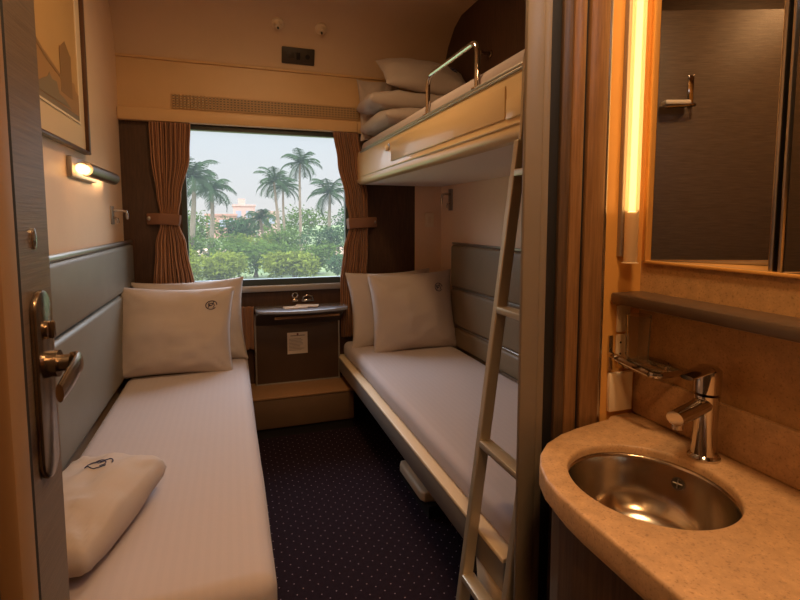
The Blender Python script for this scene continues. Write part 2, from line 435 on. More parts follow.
G1 = 'low bushes in front of the palms'
fr_ = [(-4.6, 21, 3.2, 2.0, 'leafB'), (-2.3, 24, 2.6, 1.75, 'leafA'), (-.6, 21.5, 2.2, 1.45, 'leafA'), (1.1, 24, 2.8, 1.85, 'leafB'), (2.7, 22, 2.2, 1.4, 'leafA'), (3.9, 24.5, 2.6, 1.7, 'leafB'), (5.6, 21.5, 2.4, 1.2, 'leafC'), (7.8, 24, 3.0, 1.9, 'leafB')]
nm = ['leftmost', 'second from left', 'third from left', 'fourth from left', 'fifth from left', 'sixth from left', 'seventh from left', 'rightmost']
for i, (x, y, w_, h, mm) in enumerate(fr_):
    bush(x, y, w_, h, M[mm], 'low leafy green bush outside the window, %s of the nearest row' % nm[i], 30+i, G1)
G2 = 'taller shrubs behind the low bushes'
bk_ = [(-4.2, 29, 3.6, 2.7, 'leafC'), (-1.0, 30, 2.8, 2.2, 'leafB'), (1.2, 33.5, 2.6, 1.9, 'leafA'), (3.4, 34, 2.8, 2.3, 'leafB'), (6.2, 33, 2.8, 2.6, 'leafC'), (9.6, 34, 3.4, 2.9, 'leafC')]
for i, (x, y, w_, h, mm) in enumerate(bk_):
    bush(x, y, w_, h, M[mm], 'taller green shrub outside the window, %s of the second row' % (nm[i] if i < 5 else 'rightmost'), 60+i, G2)
G3 = 'distant trees on the far side of the track'
ds_ = [(-3.4, 58, 7, 4.2, 'leafB'), (-13, 66, 8, 4.6, 'leafB'), (.8, 60, 5, 3.6, 'leafC'), (8.2, 58, 7, 4.6, 'leafB'), (16, 62, 7, 5.6, 'leafC')]
for i, (x, y, w_, h, mm) in enumerate(ds_):
    bush(x, y, w_, h, M[mm], 'distant tree beyond the dirt track, %s of the far row' % (['second from left', 'leftmost', 'third from left', 'fourth from left', 'rightmost'][i]), 80+i, G3, 1600, .42)
palm(4.05, 45, 6.0, 2.1, 'tall palm with pale trunk outside the window, left one of the middle pair', 1)
palm(6.25, 48, 8.0, 2.3, 'tallest palm outside the window, with a bare pale trunk, right of the middle pair', 2)
palm(5.4, 52, 6.0, 2.2, 'dense palm behind and between the tall middle pair', 3)
palm(7.0, 36, 4.6, 2.0, 'palm partly behind the right curtain', 4)
palm(-2.0, 30, 5.0, 2.0, 'palm with a drooping crown beside the left curtain', 5, trunk=.16)
palm(-1.35, 37, 4.7, 2.1, 'shorter palm just right of the palm by the left curtain', 6, trunk=.16)
palm(2.4, 40, 2.8, 1.5, 'small young palm in front of the pale buildings', 7, trunk=.14)
def building(x, y, w_, d, h, m, label, wins, top=None):
    t = thing('building', label, 'building', (x, y, GZ), 'pale buildings behind the trees')
    bx(x-w_/2, x+w_/2, y, y+d, GZ, GZ+h).build('walls', m, t, smooth=0)
    bx(x-w_/2-.15, x+w_/2+.15, y-.15, y+d+.15, GZ+h, GZ+h+.3).build('parapet', m, t, smooth=0)
    for wx, wz in wins:
        bx(x+wx-.45, x+wx+.45, y-.05, y+.02, GZ+wz, GZ+wz+1.2).build('window', M['win'], t, smooth=0)
    if top: bx(x+top[0], x+top[1], y+1, y+3, GZ+h+.3, GZ+h+top[2]).build('stair_tower', m, t, smooth=0)
building(-1.2, 80, 4.4, 6, 3.4, M['wallp'], 'pinkish low building far outside, leftmost of the three', [(-1.4, 1.6), (.2, 1.6), (1.5, 1.6)])
building(2.3, 86, 3.4, 6, 5.0, M['wallw'], 'pale building with a stair tower, middle of the three far outside', [(-.9, 3.1), (.7, 3.1), (-.9, 1.2)], (-.9, .2, 1.3))
building(5.9, 82, 3.0, 6, 3.9, M['wallw'], 'pale building far outside, right of the one with the stair tower', [(-.8, 2.2), (.5, 2.2)])

# ------------------------------------------------------------------ cornice grille and cove fittings
gt = thing('air_grille', 'perforated cream air grille above the window', 'air grille', (.27, YW-.004, 2.043))
bx(-.314, .855, YW-.004, YW-.001, 2.043, 2.12).build('backing', M['plastic_dark'], gt, smooth=0)
gb = MB()
for i in range(6): z = 2.043+.077*i/5; gb.box(-.316, .857, YW-.008, YW-.002, z-.0045, z+.0045)
for i in range(57): x = -.314+1.169*i/56; gb.box(x-.005, x+.005, YW-.008, YW-.002, 2.041, 2.122)
gb.build('grid', M['cornice'], gt, smooth=0)
def cove_pt(z):   # point on the lower, sloping part of the cove
    pts = [(y, q) for y, q in cp[:5]]
    for (y0, z0), (y1, z1) in zip(pts, pts[1:]):
        if z0 <= z <= z1: return y0+(y1-y0)*(z-z0)/(z1-z0)
    return pts[-1][0]
a0, a1 = V((0, cove_pt(2.38), 2.38)), V((0, cove_pt(2.455), 2.455))
up = (a1-a0).normalized(); nr = V((0, -up.z, up.y)); nr = nr if nr.y < 0 else -nr
fm = Matrix(((1, 0, 0, .45), (0, -nr.y*-1, up.y, (a0.y+a1.y)/2), (0, nr.z, up.z, (a0.z+a1.z)/2), (0, 0, 0, 1)))
vt = thing('control_plate', 'small dark rectangular plate on the sloping ceiling above the window', 'control plate', (.45, (a0.y+a1.y)/2, 2.38))
MB().box(-.105, .105, 0, .014, -.05, .05, .006, mx=fm).build('plate', M['plastic_dark'], vt)
MB().box(-.07, -.03, .012, .018, -.018, .018, .003, mx=fm).build('button', M['plastic_dark'], vt)
MB().box(-.012, .012, .012, .018, -.022, .022, .003, mx=fm).build('slot', M['void'], vt)
mm_ = MB(); mm_.lathe([(.02, 0), (.013, .003), (.0, .006)], c=fm @ V((.06, .012, 0)), axis=nr, n=20); mm_.build('dial', M['void'], vt)
for x, lab in ((.315, 'left of the two small cream knobs on the sloping ceiling'), (.585, 'right of the two small cream knobs on the sloping ceiling')):
    zc = 2.575; yc = cove_pt(zc)
    t = thing('ceiling_knob', lab, 'knob', (x, yc, zc), 'cream knobs on the ceiling')
    MB().lathe([(.038, -.004), (.038, .008), (.026, .014), (.020, .03), (.018, .040), (0, .041)], c=(x, yc, zc), axis=(0, -.6, -.8), n=20).build('body', M['plastic_cream'], t)
    MB().lathe([(.006, .0), (.006, .012), (0, .012)], c=(x, yc-.026, zc-.034), axis=(0, -.6, -.8), n=10).build('tip', M['plastic_dark'], t)

# ------------------------------------------------------------------ curtains
def curtain(name, label, z0, z1, ctrl, npl, yb, amp, side, group):
    # ctrl: list of (z, x_left, x_right)
    def at(z):
        c = ctrl
        if z >= c[0][0]: return c[0][1:]
        for a, b in zip(c, c[1:]):
            if a[0] >= z >= b[0]:
                k = (a[0]-z)/(a[0]-b[0]); k = k*k*(3-2*k)
                return (a[1]+(b[1]-a[1])*k, a[2]+(b[2]-a[2])*k)
        return c[-1][1:]
    nz, nx = 70, npl*12; mb = MB(); mb.uv = []
    for i in range(nz+1):
        z = z1+(z0-z1)*i/nz; xl, xr = at(z); wd = xr-xl
        for j in range(nx+1):
            u = j/nx
            ph = u*npl*2*PI+.35*math.sin(z*3+u*5)
            a = amp*(.55+.45*min(1, wd/.22))*(1+.25*math.sin(u*9+z*2))
            mb.v.append(V((xl+wd*u+.004*math.sin(ph*2+1), yb-.028+a*math.sin(ph), z))); mb.uv.append((u, z))
    fs = [[i*(nx+1)+j, i*(nx+1)+j+1, (i+1)*(nx+1)+j+1, (i+1)*(nx+1)+j] for i in range(nz) for j in range(nx)]
    mb.f = fs; mb.m = [0]*len(fs)
    xl, xr = at(1.367)
    t = thing(name, label, 'curtain', ((xl+xr)/2, yb-.03, z0), group)
    mb.build('cloth', M['curtain'], t, smooth=80, solid=.003)
    return t, xl, xr
ct, xl, xr = curtain('curtain', 'brown striped curtain tied back at the left side of the window', .80, 1.945,
    [(1.945, -.445, -.213), (1.75, -.44, -.224), (1.5, -.415, -.282), (1.39, -.402, -.300), (1.34, -.402, -.300), (1.2, -.435, -.262), (.93, -.458, -.222), (.80, -.46, -.20)], 9, YW-.012, .014, -1, 'window curtains')
tb = MB().tube([(xl-.075, YW-.012, 1.362), (xl-.01, YW-.060, 1.364), ((xl+xr)/2, YW-.068, 1.362), (xr+.006, YW-.060, 1.355), (xr+.012, YW-.02, 1.352)], .034, 14, sx=1, sy=.12, up=(0, 0, 1))
tbo = tb.build('tieback', M['tie'], ct)
MB().lathe([(.013, 0), (.013, .004), (.008, .008), (0, .009)], c=(xl-.062, YW-.026, 1.366), axis=(0, -1, 0), n=16).build('button', M['alu'], tbo)
ct, xl, xr = curtain('curtain', 'brown striped curtain tied back at the right side of the window', .545, 1.945,
    [(1.945, .672, .845), (1.75, .70, .87), (1.5, .752, .905), (1.37, .778, .905), (1.31, .778, .905), (1.15, .735, .905), (.93, .71, .895), (.545, .715, .885)], 8, YW-.012, .014, 1, 'window curtains')
tb = MB().tube([(xr+.075, YW-.012, 1.343), (xr+.01, YW-.060, 1.341), ((xl+xr)/2, YW-.068, 1.338), (xl-.006, YW-.060, 1.332), (xl-.012, YW-.02, 1.33)], .036, 14, sx=1, sy=.12, up=(0, 0, 1))
tbo = tb.build('tieback', M['tie'], ct)
MB().lathe([(.013, 0), (.013, .004), (.008, .008), (0, .009)], c=(xr+.055, YW-.024, 1.343), axis=(0, -1, 0), n=16).build('button', M['alu'], tbo)
# pleated strip below the sill
mb = MB(); mb.uv = []
for i in range(21):
    z = .795-.285*i/20
    for j in range(61):
        u = j/60; mb.v.append(V((-.10+.232*u, YW-.045+.012*math.sin(u*6*2*PI), z))); mb.uv.append((u*.9, z))
mb.f = [[i*61+j, i*61+j+1, (i+1)*61+j+1, (i+1)*61+j] for i in range(20) for j in range(60)]; mb.m = [0]*len(mb.f)
solo(mb, 'pleated_cloth', M['curtain'], 'short pleated striped cloth hanging between left pillow and fold-down table', 'curtain', smooth=80, solid=.003)

# ------------------------------------------------------------------ table and step below the window
st = thing('step_box', 'low brown step box on the carpet under the table', 'step', (.43, 3.2, 0))
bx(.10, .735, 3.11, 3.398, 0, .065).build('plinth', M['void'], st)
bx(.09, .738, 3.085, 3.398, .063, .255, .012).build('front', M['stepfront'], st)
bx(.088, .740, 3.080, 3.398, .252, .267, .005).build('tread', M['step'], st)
tt = thing('wall_table', 'small grey wall table with dark cabinet front under the window', 'table', (.41, 3.37, .267))
bx(.142, .688, 3.338, 3.398, .267, .735, .003).build('cabinet_front', M['tablebrown'], tt)
for x in (.134, .686): bx(x, x+.010, 3.33, 3.398, .267, .735, .002).build('edge_strip', M['alu'], tt)
bx(.134, .696, 3.328, 3.345, .266, .274, .002).build('bottom_strip', M['alu'], tt)
pts = [(.137, YW-.004)]
pts += [(.137, 3.30)] + [(x, y) for x, y in arc(.215, 3.27, .078, PI, PI*1.42, 6)] + [(.34, 3.155), (.45, 3.147), (.56, 3.160)] + [(x, y) for x, y in arc(.655, 3.265, .085, PI*1.62, PI*2, 6)] + [(.74, 3.30), (.74, YW-.004)]
MB().prism([(x, y, .764) for x, y in pts], (0, 0, .02), bev=.006).build('tabletop', M['tabletop'], tt)
lp = MB(); lp.prism([(.142, 3.338, .665), (.142, 3.30, .70), (.142, 3.20, .7635), (.142, 3.338, .7635)], (.556, 0, 0)); lp.build('lip', M['tablelip'], tt)
MB().tube([(.255, 3.232, .728), (.675, 3.232, .732)], .008, 10, sx=1.2, sy=.8).build('handle_bar', M['step'], tt)
nt_ = thing('notice', 'small white printed notice on the dark table front', 'notice', (.41, 3.334, .46))
bx(.342, .476, 3.3345, 3.3372, .462, .607).build('sheet', M['paper'], nt_, smooth=0)
ink = MB(); rn = random.Random(3)
ink.box(.362, .458, 3.3338, 3.335, .583, .588)
for i in range(9):
    z = .562-i*.0095; ink.box(.352, .352+.105*rn.uniform(.7, 1.0), 3.3338, 3.335, z, z+.0025)
ink.build('print', M['ink'], nt_, smooth=0)
MB().lathe([(.007, 0), (.007, .001), (0, .001)], c=(.41, 3.3345, .595), axis=(0, -1, 0), n=16).build('emblem', M['ink_red'], nt_)
nap = MB()
for i, (x, y, r_) in enumerate(((.39, 3.27, .08), (.47, 3.29, -.3))):
    mx = Matrix.Translation((x, y, .7885+.004*i)) @ Matrix.Rotation(r_, 4, 'Z')
    nap.box(-.075, .075, -.035, .035, -.004, .004, .003, mx=mx)
solo(nap, 'paper_napkin', M['paper'], 'white folded paper lying on the small wall table', 'napkin')
ob = thing('bottle_opener', 'small chrome ring fitting on dark panel above the table, left of the pair', 'bottle opener', (.40, YW-.008, .80))
MB().lathe([(.022, 0), (.022, .006), (.016, .009), (.012, .006), (.012, 0)], c=(.405, YW-.0005, .848), axis=(0, -1, 0), n=24, closed=True).build('ring', M['chrome'], ob)
bx(.385, .425, YW-.016, YW-.001, .805, .822, .004).build('foot', M['chrome'], ob)
ob = thing('wall_hook', 'small arched chrome fitting on dark panel above the table, right of the pair', 'hook', (.49, YW-.01, .80))
MB().tube([(.455, YW-.006, .812), (.46, YW-.02, .838), (.485, YW-.026, .85), (.515, YW-.022, .842), (.528, YW-.006, .818)], .006, 10).build('arch', M['chrome'], ob)
bx(.448, .534, YW-.008, YW-.001, .803, .822, .003).build('plate', M['chrome'], ob)

# ------------------------------------------------------------------ soft things
def pillow(c, ax, ay, w_, h, t, seed=0, n=30, p=.46, pinch=.085, wr=.013, back=.75):
    c = V(c); ax = V(ax).normalized(); ay = V(ay); ay = (ay-ax*ay.dot(ax)).normalized(); an = ax.cross(ay)
    so = V((seed*3.1, seed*1.7, 0))
    def sf(u, v, side=1):
        pu = 1-pinch*(1-v*v); pv = 1-pinch*(1-u*u)
        x = u*w_/2*pu; y = v*h/2*pv
        e = max(0., (1-u*u)*(1-v*v))
        th = t/2*(e**p)
        r = wr*noise.noise(V((u*2.2, v*2.2, side))+so)*min(1, e*6)
        # radial tucks near the corners
        k = max(0, abs(u)*abs(v)-.25)
        r += wr*.8*math.sin(14*math.atan2(1.05-abs(v), 1.05-abs(u)))*k*min(1, e*8)
        r += wr*.35*noise.noise(V((u*6, v*6, 3+side))+so)*min(1, e*6)
        g = noise.noise(V((u*2+v*3, (u-v)*.6, 7))+so)
        r += wr*.9*max(0, math.sin(11*(u*.7-v)+4*g)-.35)*min(1, e*5)*max(0, .75-abs(u+v*.6+.1*g))
        z = (th+r)*(1 if side > 0 else -back)
        z += .012*noise.noise(V((u*1.3, v*1.3, 5))+so)
        return c+ax*x+ay*y+an*z
    mb = MB(); idx = {}
    def vid(i, j, side):
        edge = i in (0, n) or j in (0, n)
        k = (i, j, 0 if edge else side)
        if k not in idx:
            u = math.sin((i/n-.5)*PI); v = math.sin((j/n-.5)*PI)
            u = .5*u+.5*(2*i/n-1); v = .5*v+.5*(2*j/n-1)
            idx[k] = len(mb.v); mb.v.append(sf(u, v, side))
        return idx[k]
    for side in (1, -1):
        for i in range(n):
            for j in range(n):
                f = [vid(i, j, side), vid(i+1, j, side), vid(i+1, j+1, side), vid(i, j+1, side)]
                mb.f.append(f if side > 0 else f[::-1]); mb.m.append(0)
    return mb, sf, an

def emblem(sf, an, u0, v0, ru, rv, parent, r=.0022, lift=.0025):
    mb = MB()
    P = lambda a, b: sf(u0+a*ru, v0+b*rv)+an*lift
    ring = [P(math.cos(2*PI*i/28)*1., math.sin(2*PI*i/28)*1.) for i in range(26)]
    mb.tube(ring, r, 6)
    mb.tube([P(-.55+.1*i, -.62+.13*i+.28*math.sin(i*.75)) for i in range(11)], r*.9, 6)
    mb.tube([P(.05+.5*math.cos(a), -.15+.55*math.sin(a)) for a in [i*.35 for i in range(-3, 9)]], r*.9, 6)
    mb.tube([P(-.2+.35*math.cos(a), .2+.4*math.sin(a)) for a in [2+i*.35 for i in range(0, 9)]], r*.9, 6)
    return mb.build('emblem', M['emblem'], parent)

def cushion(label, cat, c, ax, ay, w_, h, t, emb=None, group='white pillows', name='pillow', **k):
    mb, sf, an = pillow(c, ax, ay, w_, h, t, **k)
    o = thing(name, label, cat, (c[0], c[1], min(v.z for v in mb.v)), group)
    mb.build('cover', M['linen'], o, smooth=80)
    if emb: emblem(sf, an, *emb, o)
    return o

def mattress(x0, x1, y0, y1, z0, z1, bev, seed, mount=.006):
    b = bmesh.new(); bmesh.ops.create_cube(b, size=1)
    for v in b.verts: v.co = V(((x0+x1)/2+v.co.x*(x1-x0), (y0+y1)/2+v.co.y*(y1-y0), (z0+z1)/2+v.co.z*(z1-z0)))
    bmesh.ops.bevel(b, geom=b.edges[:], offset=bev, segments=5, profile=.5, affect='EDGES')
    for ax_, n in ((V((0, 1, 0)), 34), (V((1, 0, 0)), 14)):
        lo, hi = (y0, y1) if ax_.y else (x0, x1)
        for i in range(1, n):
            q = lo+bev+(hi-lo-2*bev)*i/n
            bmesh.ops.bisect_plane(b, geom=b.verts[:]+b.edges[:]+b.faces[:], plane_co=ax_*q, plane_no=ax_)
    for v in b.verts:
        d = noise.noise(V((v.co.x*3, v.co.y*1.6, seed)))*mount+noise.noise(V((v.co.x*9, v.co.y*5, seed+4)))*mount*.35
        v.co.z += d; v.co.x += d*.5
    return MB().bm(b)

# ------------------------------------------------------------------ left lower bed
lb = thing('bed', 'white-sheeted lower bed along the left wall', 'bed', (-.265, 2.2, 0), 'lower beds')
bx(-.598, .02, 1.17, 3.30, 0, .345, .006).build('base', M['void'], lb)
bx(-.60, .055, 1.15, 3.32, .33, .372, .008).build('frame', M['post'], lb)
mattress(-.548, .085, 1.135, 3.385, .365, .512, .045, 1).build('mattress', M['sheet'], lb, smooth=80)
def backrest(label, x0, x1, y0, y1, rows, mleather, trims, sgn):
    t = thing('padded_backrest', label, 'backrest', ((x0+x1)/2, (y0+y1)/2, rows[-1][0]), 'padded backrests on the side walls')
    for z0, z1 in rows: bx(x0, x1, y0, y1, z0, z1, .022, 4).build('pad', mleather, t, smooth=60)
    xf = x1 if sgn > 0 else x0
    for z, r in trims:
        MB().tube([(xf-sgn*.014, y0+.01, z), (xf-sgn*.014, y1-.012, z)], r, 10).build('trim_strip', M['satin'], t)
    return t
backrest('grey padded backrest on the left wall above the bed', XL+.002, -.553, 1.25, 3.36, ((.958, 1.215), (.50, .952)), M['leather'], ((1.226, .013),), 1)
AXL = V((1, .02, 0)); lean = math.radians(14)
AYL = V((0, math.sin(lean), math.cos(lean)))
cushion('white pillow with round emblem propped at the front on the left bed', 'pillow', (-.296, 2.975, .742), (1, .03, -.045), AYL, .61, .50, .19, emb=(.62, .58, .10, .10), seed=1)
cushion('white pillow leaning on the window wall behind the front pillow of the left bed', 'pillow', (-.235, 3.185, .752), (1, .05, .015), AYL, .63, .51, .19, seed=2)
# folded blanket on the near end
bm_, sf, an = pillow((-.400, 1.485, .576), (.966, -.26, 0), (.26, .966, .0), .27, .46, .16, seed=4, p=.24, pinch=-.03, wr=.014, back=.75)
bl = thing('folded_blanket', 'white folded blanket with navy emblem lying on the near end of the left bed', 'blanket', (-.372, 1.485, .512))
bm_.build('cloth', M['linen'], bl, smooth=80)
emblem(sf, an, .0, .42, .26, .13, bl, r=.0015)

# ------------------------------------------------------------------ right lower bed
rb = thing('bed', 'white-sheeted lower bed on the right, under the upper berth', 'bed', (1.08, 2.2, 0), 'lower beds')
f = MB()
f.box(.690, .712, 1.14, 3.39, .318, .408, .004); f.build('side_rail', M['alu'], rb)
bx(.688, .745, 1.14, 3.39, .402, .418, .006).build('top_rail', M['plastic_cream'], rb)
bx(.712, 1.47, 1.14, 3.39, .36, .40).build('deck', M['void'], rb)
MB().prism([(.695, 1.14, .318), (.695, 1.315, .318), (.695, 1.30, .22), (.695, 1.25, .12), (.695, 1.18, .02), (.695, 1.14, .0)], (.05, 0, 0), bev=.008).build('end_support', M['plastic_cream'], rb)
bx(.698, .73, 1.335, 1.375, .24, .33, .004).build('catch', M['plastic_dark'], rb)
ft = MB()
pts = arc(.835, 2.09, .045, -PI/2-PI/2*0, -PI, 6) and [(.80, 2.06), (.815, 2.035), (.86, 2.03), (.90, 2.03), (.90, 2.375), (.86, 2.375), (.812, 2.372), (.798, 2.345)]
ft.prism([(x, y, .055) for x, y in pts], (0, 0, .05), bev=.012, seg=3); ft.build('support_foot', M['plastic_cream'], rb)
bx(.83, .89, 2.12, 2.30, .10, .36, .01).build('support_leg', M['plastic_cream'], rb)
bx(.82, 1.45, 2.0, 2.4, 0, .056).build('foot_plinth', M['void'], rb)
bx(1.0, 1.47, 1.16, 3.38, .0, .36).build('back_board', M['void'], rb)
mattress(.728, 1.415, 1.145, 3.385, .405, .512, .038, 9).build('mattress', M['sheet'], rb, smooth=80)
backrest('olive grey padded backrest on the right wall under the berth', 1.418, XR-.002, 1.15, 3.10, ((.908, 1.190), (.648, .896), (.50, .636)), M['leather2'], ((1.200, .008), (.902, .006), (.642, .005)), -1)
AYR = V((0, math.sin(math.radians(15)), math.cos(math.radians(15))))
cushion('white pillow with emblem propped at the front on the right bed', 'pillow', (1.145, 3.08, .752), (1, -.03, .02), AYR, .60, .54, .20, emb=(.60, .56, .10, .11), seed=6)
cushion('white pillow leaning behind the front pillow of the right bed', 'pillow', (1.05, 3.25, .752), (1, .0, .02), AYR, .62, .53, .14, seed=8)

# ------------------------------------------------------------------ upper berth
ub = thing('upper_berth', 'cream fold-down upper berth on the right with white mattress', 'berth', (1.16, 2.26, 1.60))
fp = MB()
prof = [(.86, 1.60), (.848, 1.602), (.838, 1.612), (.834, 1.625), (.838, 1.64), (.838, 1.80), (.842, 1.815), (.862, 1.822), (.885, 1.822), (.885, 1.60)]
fp.prism([(x, 1.135, z) for x, z in prof], (0, 2.25, 0)); fp.build('front_panel', M['berth'], ub, smooth=40)
bx(.885, XR-.005, 1.135, 3.385, 1.60, 1.655, .004).build('tray', M['berth_under'], ub)
for z, r in ((1.648, .004), (1.806, .005), (1.822, .006)):
    MB().tube([(.836 if z < 1.82 else .846, 1.145, z), (.836 if z < 1.82 else .846, 3.27, z)], r, 8).build('edge_trim', M['alu'] if z > 1.7 else M['berth'], ub)
bx(.833, .84, 1.42, 2.60, 1.672, 1.776, .003).build('inset_panel', M['berth'], ub)
bx(.831, .84, 1.30, 1.41, 1.668, 1.73, .003).build('end_plate', M['berth'], ub)
lk = MB().lathe([(.016, 0), (.016, .012), (.013, .016), (.005, .017), (.004, .012), (0, .012)], c=(.839, 2.674, 1.752), axis=(-1, 0, 0), n=20).build('latch', M['plastic_white'], ub)
MB().lathe([(.02, 0), (.02, .004), (0, .004)], c=(.8385, 2.645, 1.756), axis=(-1, 0, 0), n=20).build('latch_plate', M['handle'], ub)
mattress(.866, 1.465, 1.14, 3.375, 1.65, 1.892, .04, 15).build('mattress', M['sheet'], ub, smooth=80)
gp = [(.858, 2.13, 1.822), (.858, 2.13, 1.95)] + [(.858, 2.13-.045+.045*math.cos(a), 1.95+.045*math.sin(a)) for a in [PI/2*i/5 for i in range(1, 6)]] + \
     [(.858, 1.70-.045*math.sin(a), 1.95+.045*math.cos(a)) for a in [PI/2*i/5 for i in range(0, 6)]] + [(.858, 1.655, 1.822)]
gr = MB().tube(gp, .0105, 12).build('guard_rail', M['chrome'], ub)
for y in (2.13, 1.655):
    MB().lathe([(.022, 0), (.022, .005), (.014, .009), (0, .009)], c=(.858, y, 1.822), n=16).build('flange', M['chrome'], gr)
# bedding stacked on the berth
def quilt(label, c, w_, h, t, seed, rz, tilt=0.):
    ax = V((math.cos(rz), math.sin(rz), 0)); ay = V((-math.sin(rz), math.cos(rz)*math.cos(tilt), math.sin(tilt)))
    mb, sf, an = pillow(c, ax, ay, w_, h, t, seed=seed, p=.25, pinch=.0, wr=.014, back=.9)
    o = thing('folded_quilt', label, 'quilt', (c[0], c[1], min(v.z for v in mb.v)), 'folded quilts on the berth')
    mb.build('cloth', M['linen'], o, smooth=80)
quilt('white folded quilt at the bottom of the stack on the upper berth', (1.14, 3.05, 1.962), .58, .54, .135, 21, .04)
quilt('white folded quilt in the middle of the stack on the upper berth', (1.10, 3.13, 2.095), .56, .44, .145, 23, -.05, .05)
cushion('white pillow with emblem on top of the stack on the upper berth', 'pillow', (1.215, 3.06, 2.262), (1, .0, -.06), (0, math.sin(.9), math.cos(.9)), .60, .36, .17, emb=(.66, .30, .10, .16), seed=12, pinch=.04)
cushion('white pillow leaning against the window wall at the left of the berth stack', 'pillow', (.99, 3.325, 2.10), (1, -.06, .04), (0, math.sin(.1), math.cos(.1)), .30, .42, .09, seed=14)
hk = thing('coat_hook', 'small brass hook on the dark wall above the upper berth', 'hook', (XR, 2.69, 2.33), 'coat hooks')
MB().lathe([(.022, 0), (.022, .006), (.012, .01), (.008, .05), (.014, .055), (.012, .065), (0, .067)], c=(XR+.001, 2.69, 2.33), axis=(-1, 0, 0), n=16).build('peg', M['handle'], hk)

# ------------------------------------------------------------------ ladder
ld = thing('ladder', 'leaning steel berth ladder between the right bed and the grey post', 'ladder', (.66, 1.24, 0))
lx = lambda z: .617+.125*z
dx = V((.125, 0, 1)).normalized(); px_ = V((1, 0, -.125)).normalized()
for y in (1.29, 1.061):
    st_ = MB()
    for (a, b) in ((0.02, 1.585),):
        p0, p1 = V((lx(a), y, a)), V((lx(b), y, b))
        st_.prism([p0-px_*.018+V((0, -.0125, 0)), p0+px_*.018+V((0, -.0125, 0)), p0+px_*.018+V((0, .0125, 0)), p0-px_*.018+V((0, .0125, 0))], p1-p0)
    so_ = st_.build('stile', M['ladder'], ld, smooth=0)
    md = so_.modifiers.new('bevel', 'BEVEL'); md.width = .004; md.segments = 2
    bx(lx(0)-.018, lx(0)+.026, y-.015, y+.015, 0, .03, .004).build('rubber_foot', M['plastic_dark'], ld)
    MB().tube([(lx(1.56), y, 1.56), (lx(1.6)+.002, y, 1.62), (.8235, y, 1.80), (.828, y, 1.835), (.845, y, 1.840), (.860, y, 1.836)], .009, 8).build('hook', M['satin'], ld)
for z in (.28, .69, 1.09, 1.49):
    r_ = MB(); b = bmesh.new()
    mx = Matrix.Translation((lx(z), 1.1755, z))
    r_.box(-.020, .020, -.103, .103, -.010, .010, .003, mx=mx); r_.build('rung', M['ladder'], ld)

# ------------------------------------------------------------------ left wall: picture, lamp, hook
def pic():
    t = thing('picture', 'framed sepia print of a tower on the left wall above the lamp', 'picture', (XL, 2.2, 1.645))
    y0, y1, z0, z1 = 1.62, 2.605, 1.645, 2.60; d = .028; x = XL+.001
    fr = MB()
    fr.box(x, x+d, y0, y1, z0, z0+.013, .003); fr.box(x, x+d, y0, y1, z1-.022, z1, .004)
    fr.box(x, x+d, y0, y0+.022, z0, z1, .004); fr.box(x, x+d, y1-.022, y1, z0, z1, .004)
    fr.build('frame', M['frame'], t)
    bx(x, x+.012, y0+.02, y1-.02, z0+.02, z1-.02).build('mount', M['mount'], t, smooth=0)
    a0, a1, b0, b1 = 1.72, 2.50, 1.772, 2.50
    ed = MB(); xx = x+.012
    for q in ((a0-.008, a1+.008, b0-.008, b0), (a0-.008, a1+.008, b1, b1+.008), (a0-.008, a0, b0, b1), (a1, a1+.008, b0, b1)): ed.box(xx, xx+.004, *q)
    ed.build('slip', M['plastic_white'], t)
    ar = MB()
    ar.box(xx, xx+.001, a0, a1, b0, b1, mi=0)
    def poly(pts, k, lift): ar.prism([(xx+lift, y, z) for y, z in pts], (.0006, 0, 0), mi=k)
    Y = lambda u: a0+(a1-a0)*u
    Z = lambda v: b0+(b1-b0)*v
    P = lambda *q: [(Y(u), Z(v)) for u, v in q]
    poly(P((0, 0), (1, 0), (1, .045), (.8, .05), (.5, .04), (.2, .06), (0, .05)), 3, .001)
    poly(P((.0, .03), (1, .03), (1, .15), (.95, .16), (.93, .2), (.85, .19), (.74, .17), (.6, .21), (.5, .235), (.4, .24), (.3, .26), (.1, .3), (0, .3)), 2, .0016)
    poly(P((.70, .1), (.70, .335), (.715, .335), (.79, .385), (.87, .335), (.885, .335), (.885, .1)), 1, .0022)
    poly(P((.1, .1), (.1, .6), (.2, .62), (.33, .6), (.36, .5), (.36, .1)), 2, .0022)
    poly(P((.30, .03), (.42, .09), (.5, .12), (.53, .15), (.56, .125), (.63, .13), (.66, .08), (.75, .07), (.85, .04)), 3, .0028)
    poly(P((.36, .27), (.5, .22), (.70, .185), (.70, .165), (.5, .20), (.36, .245)), 1, .0028)
    ar.build('print', [M['art_sky'], M['art_dark'], M['art_mid'], M['art_water']], t, smooth=0)
pic()
lm = thing('reading_lamp', 'lit chrome reading lamp on the left wall below the picture', 'lamp', (XL, 2.5, 1.52))
bx(XL+.0005, XL+.020, 2.33, 2.72, 1.528, 1.612, .004).build('back_plate', M['alu'], lm)
hd = MB()
hp = [(.0, 0)]
n = 14; ring = []
yA, yB = 2.40, 2.93; cx_, cz_ = -.562, 1.566; R_ = .030
a_s = [math.radians(q) for q in range(-105, 152, 16)]
vs = []; fs = []
for y in (yA, yB):
    for rr in (R_, R_-.003):
        for a in a_s: vs.append((cx_+rr*math.cos(a), y, cz_+rr*math.sin(a)))
k = len(a_s)
for i in range(k-1):
    fs += [[i, i+1, 2*k+i+1, 2*k+i], [k+i, 3*k+i, 3*k+i+1, k+i+1], [i, k+i, k+i+1, i+1], [2*k+i, 2*k+i+1, 3*k+i+1, 3*k+i]]
fs += [[0, 2*k, 3*k, k], [k-1, 2*k-1, 4*k-1, 3*k-1]]
hd.add(vs, fs); hd.build('hood', M['satin'], lm)
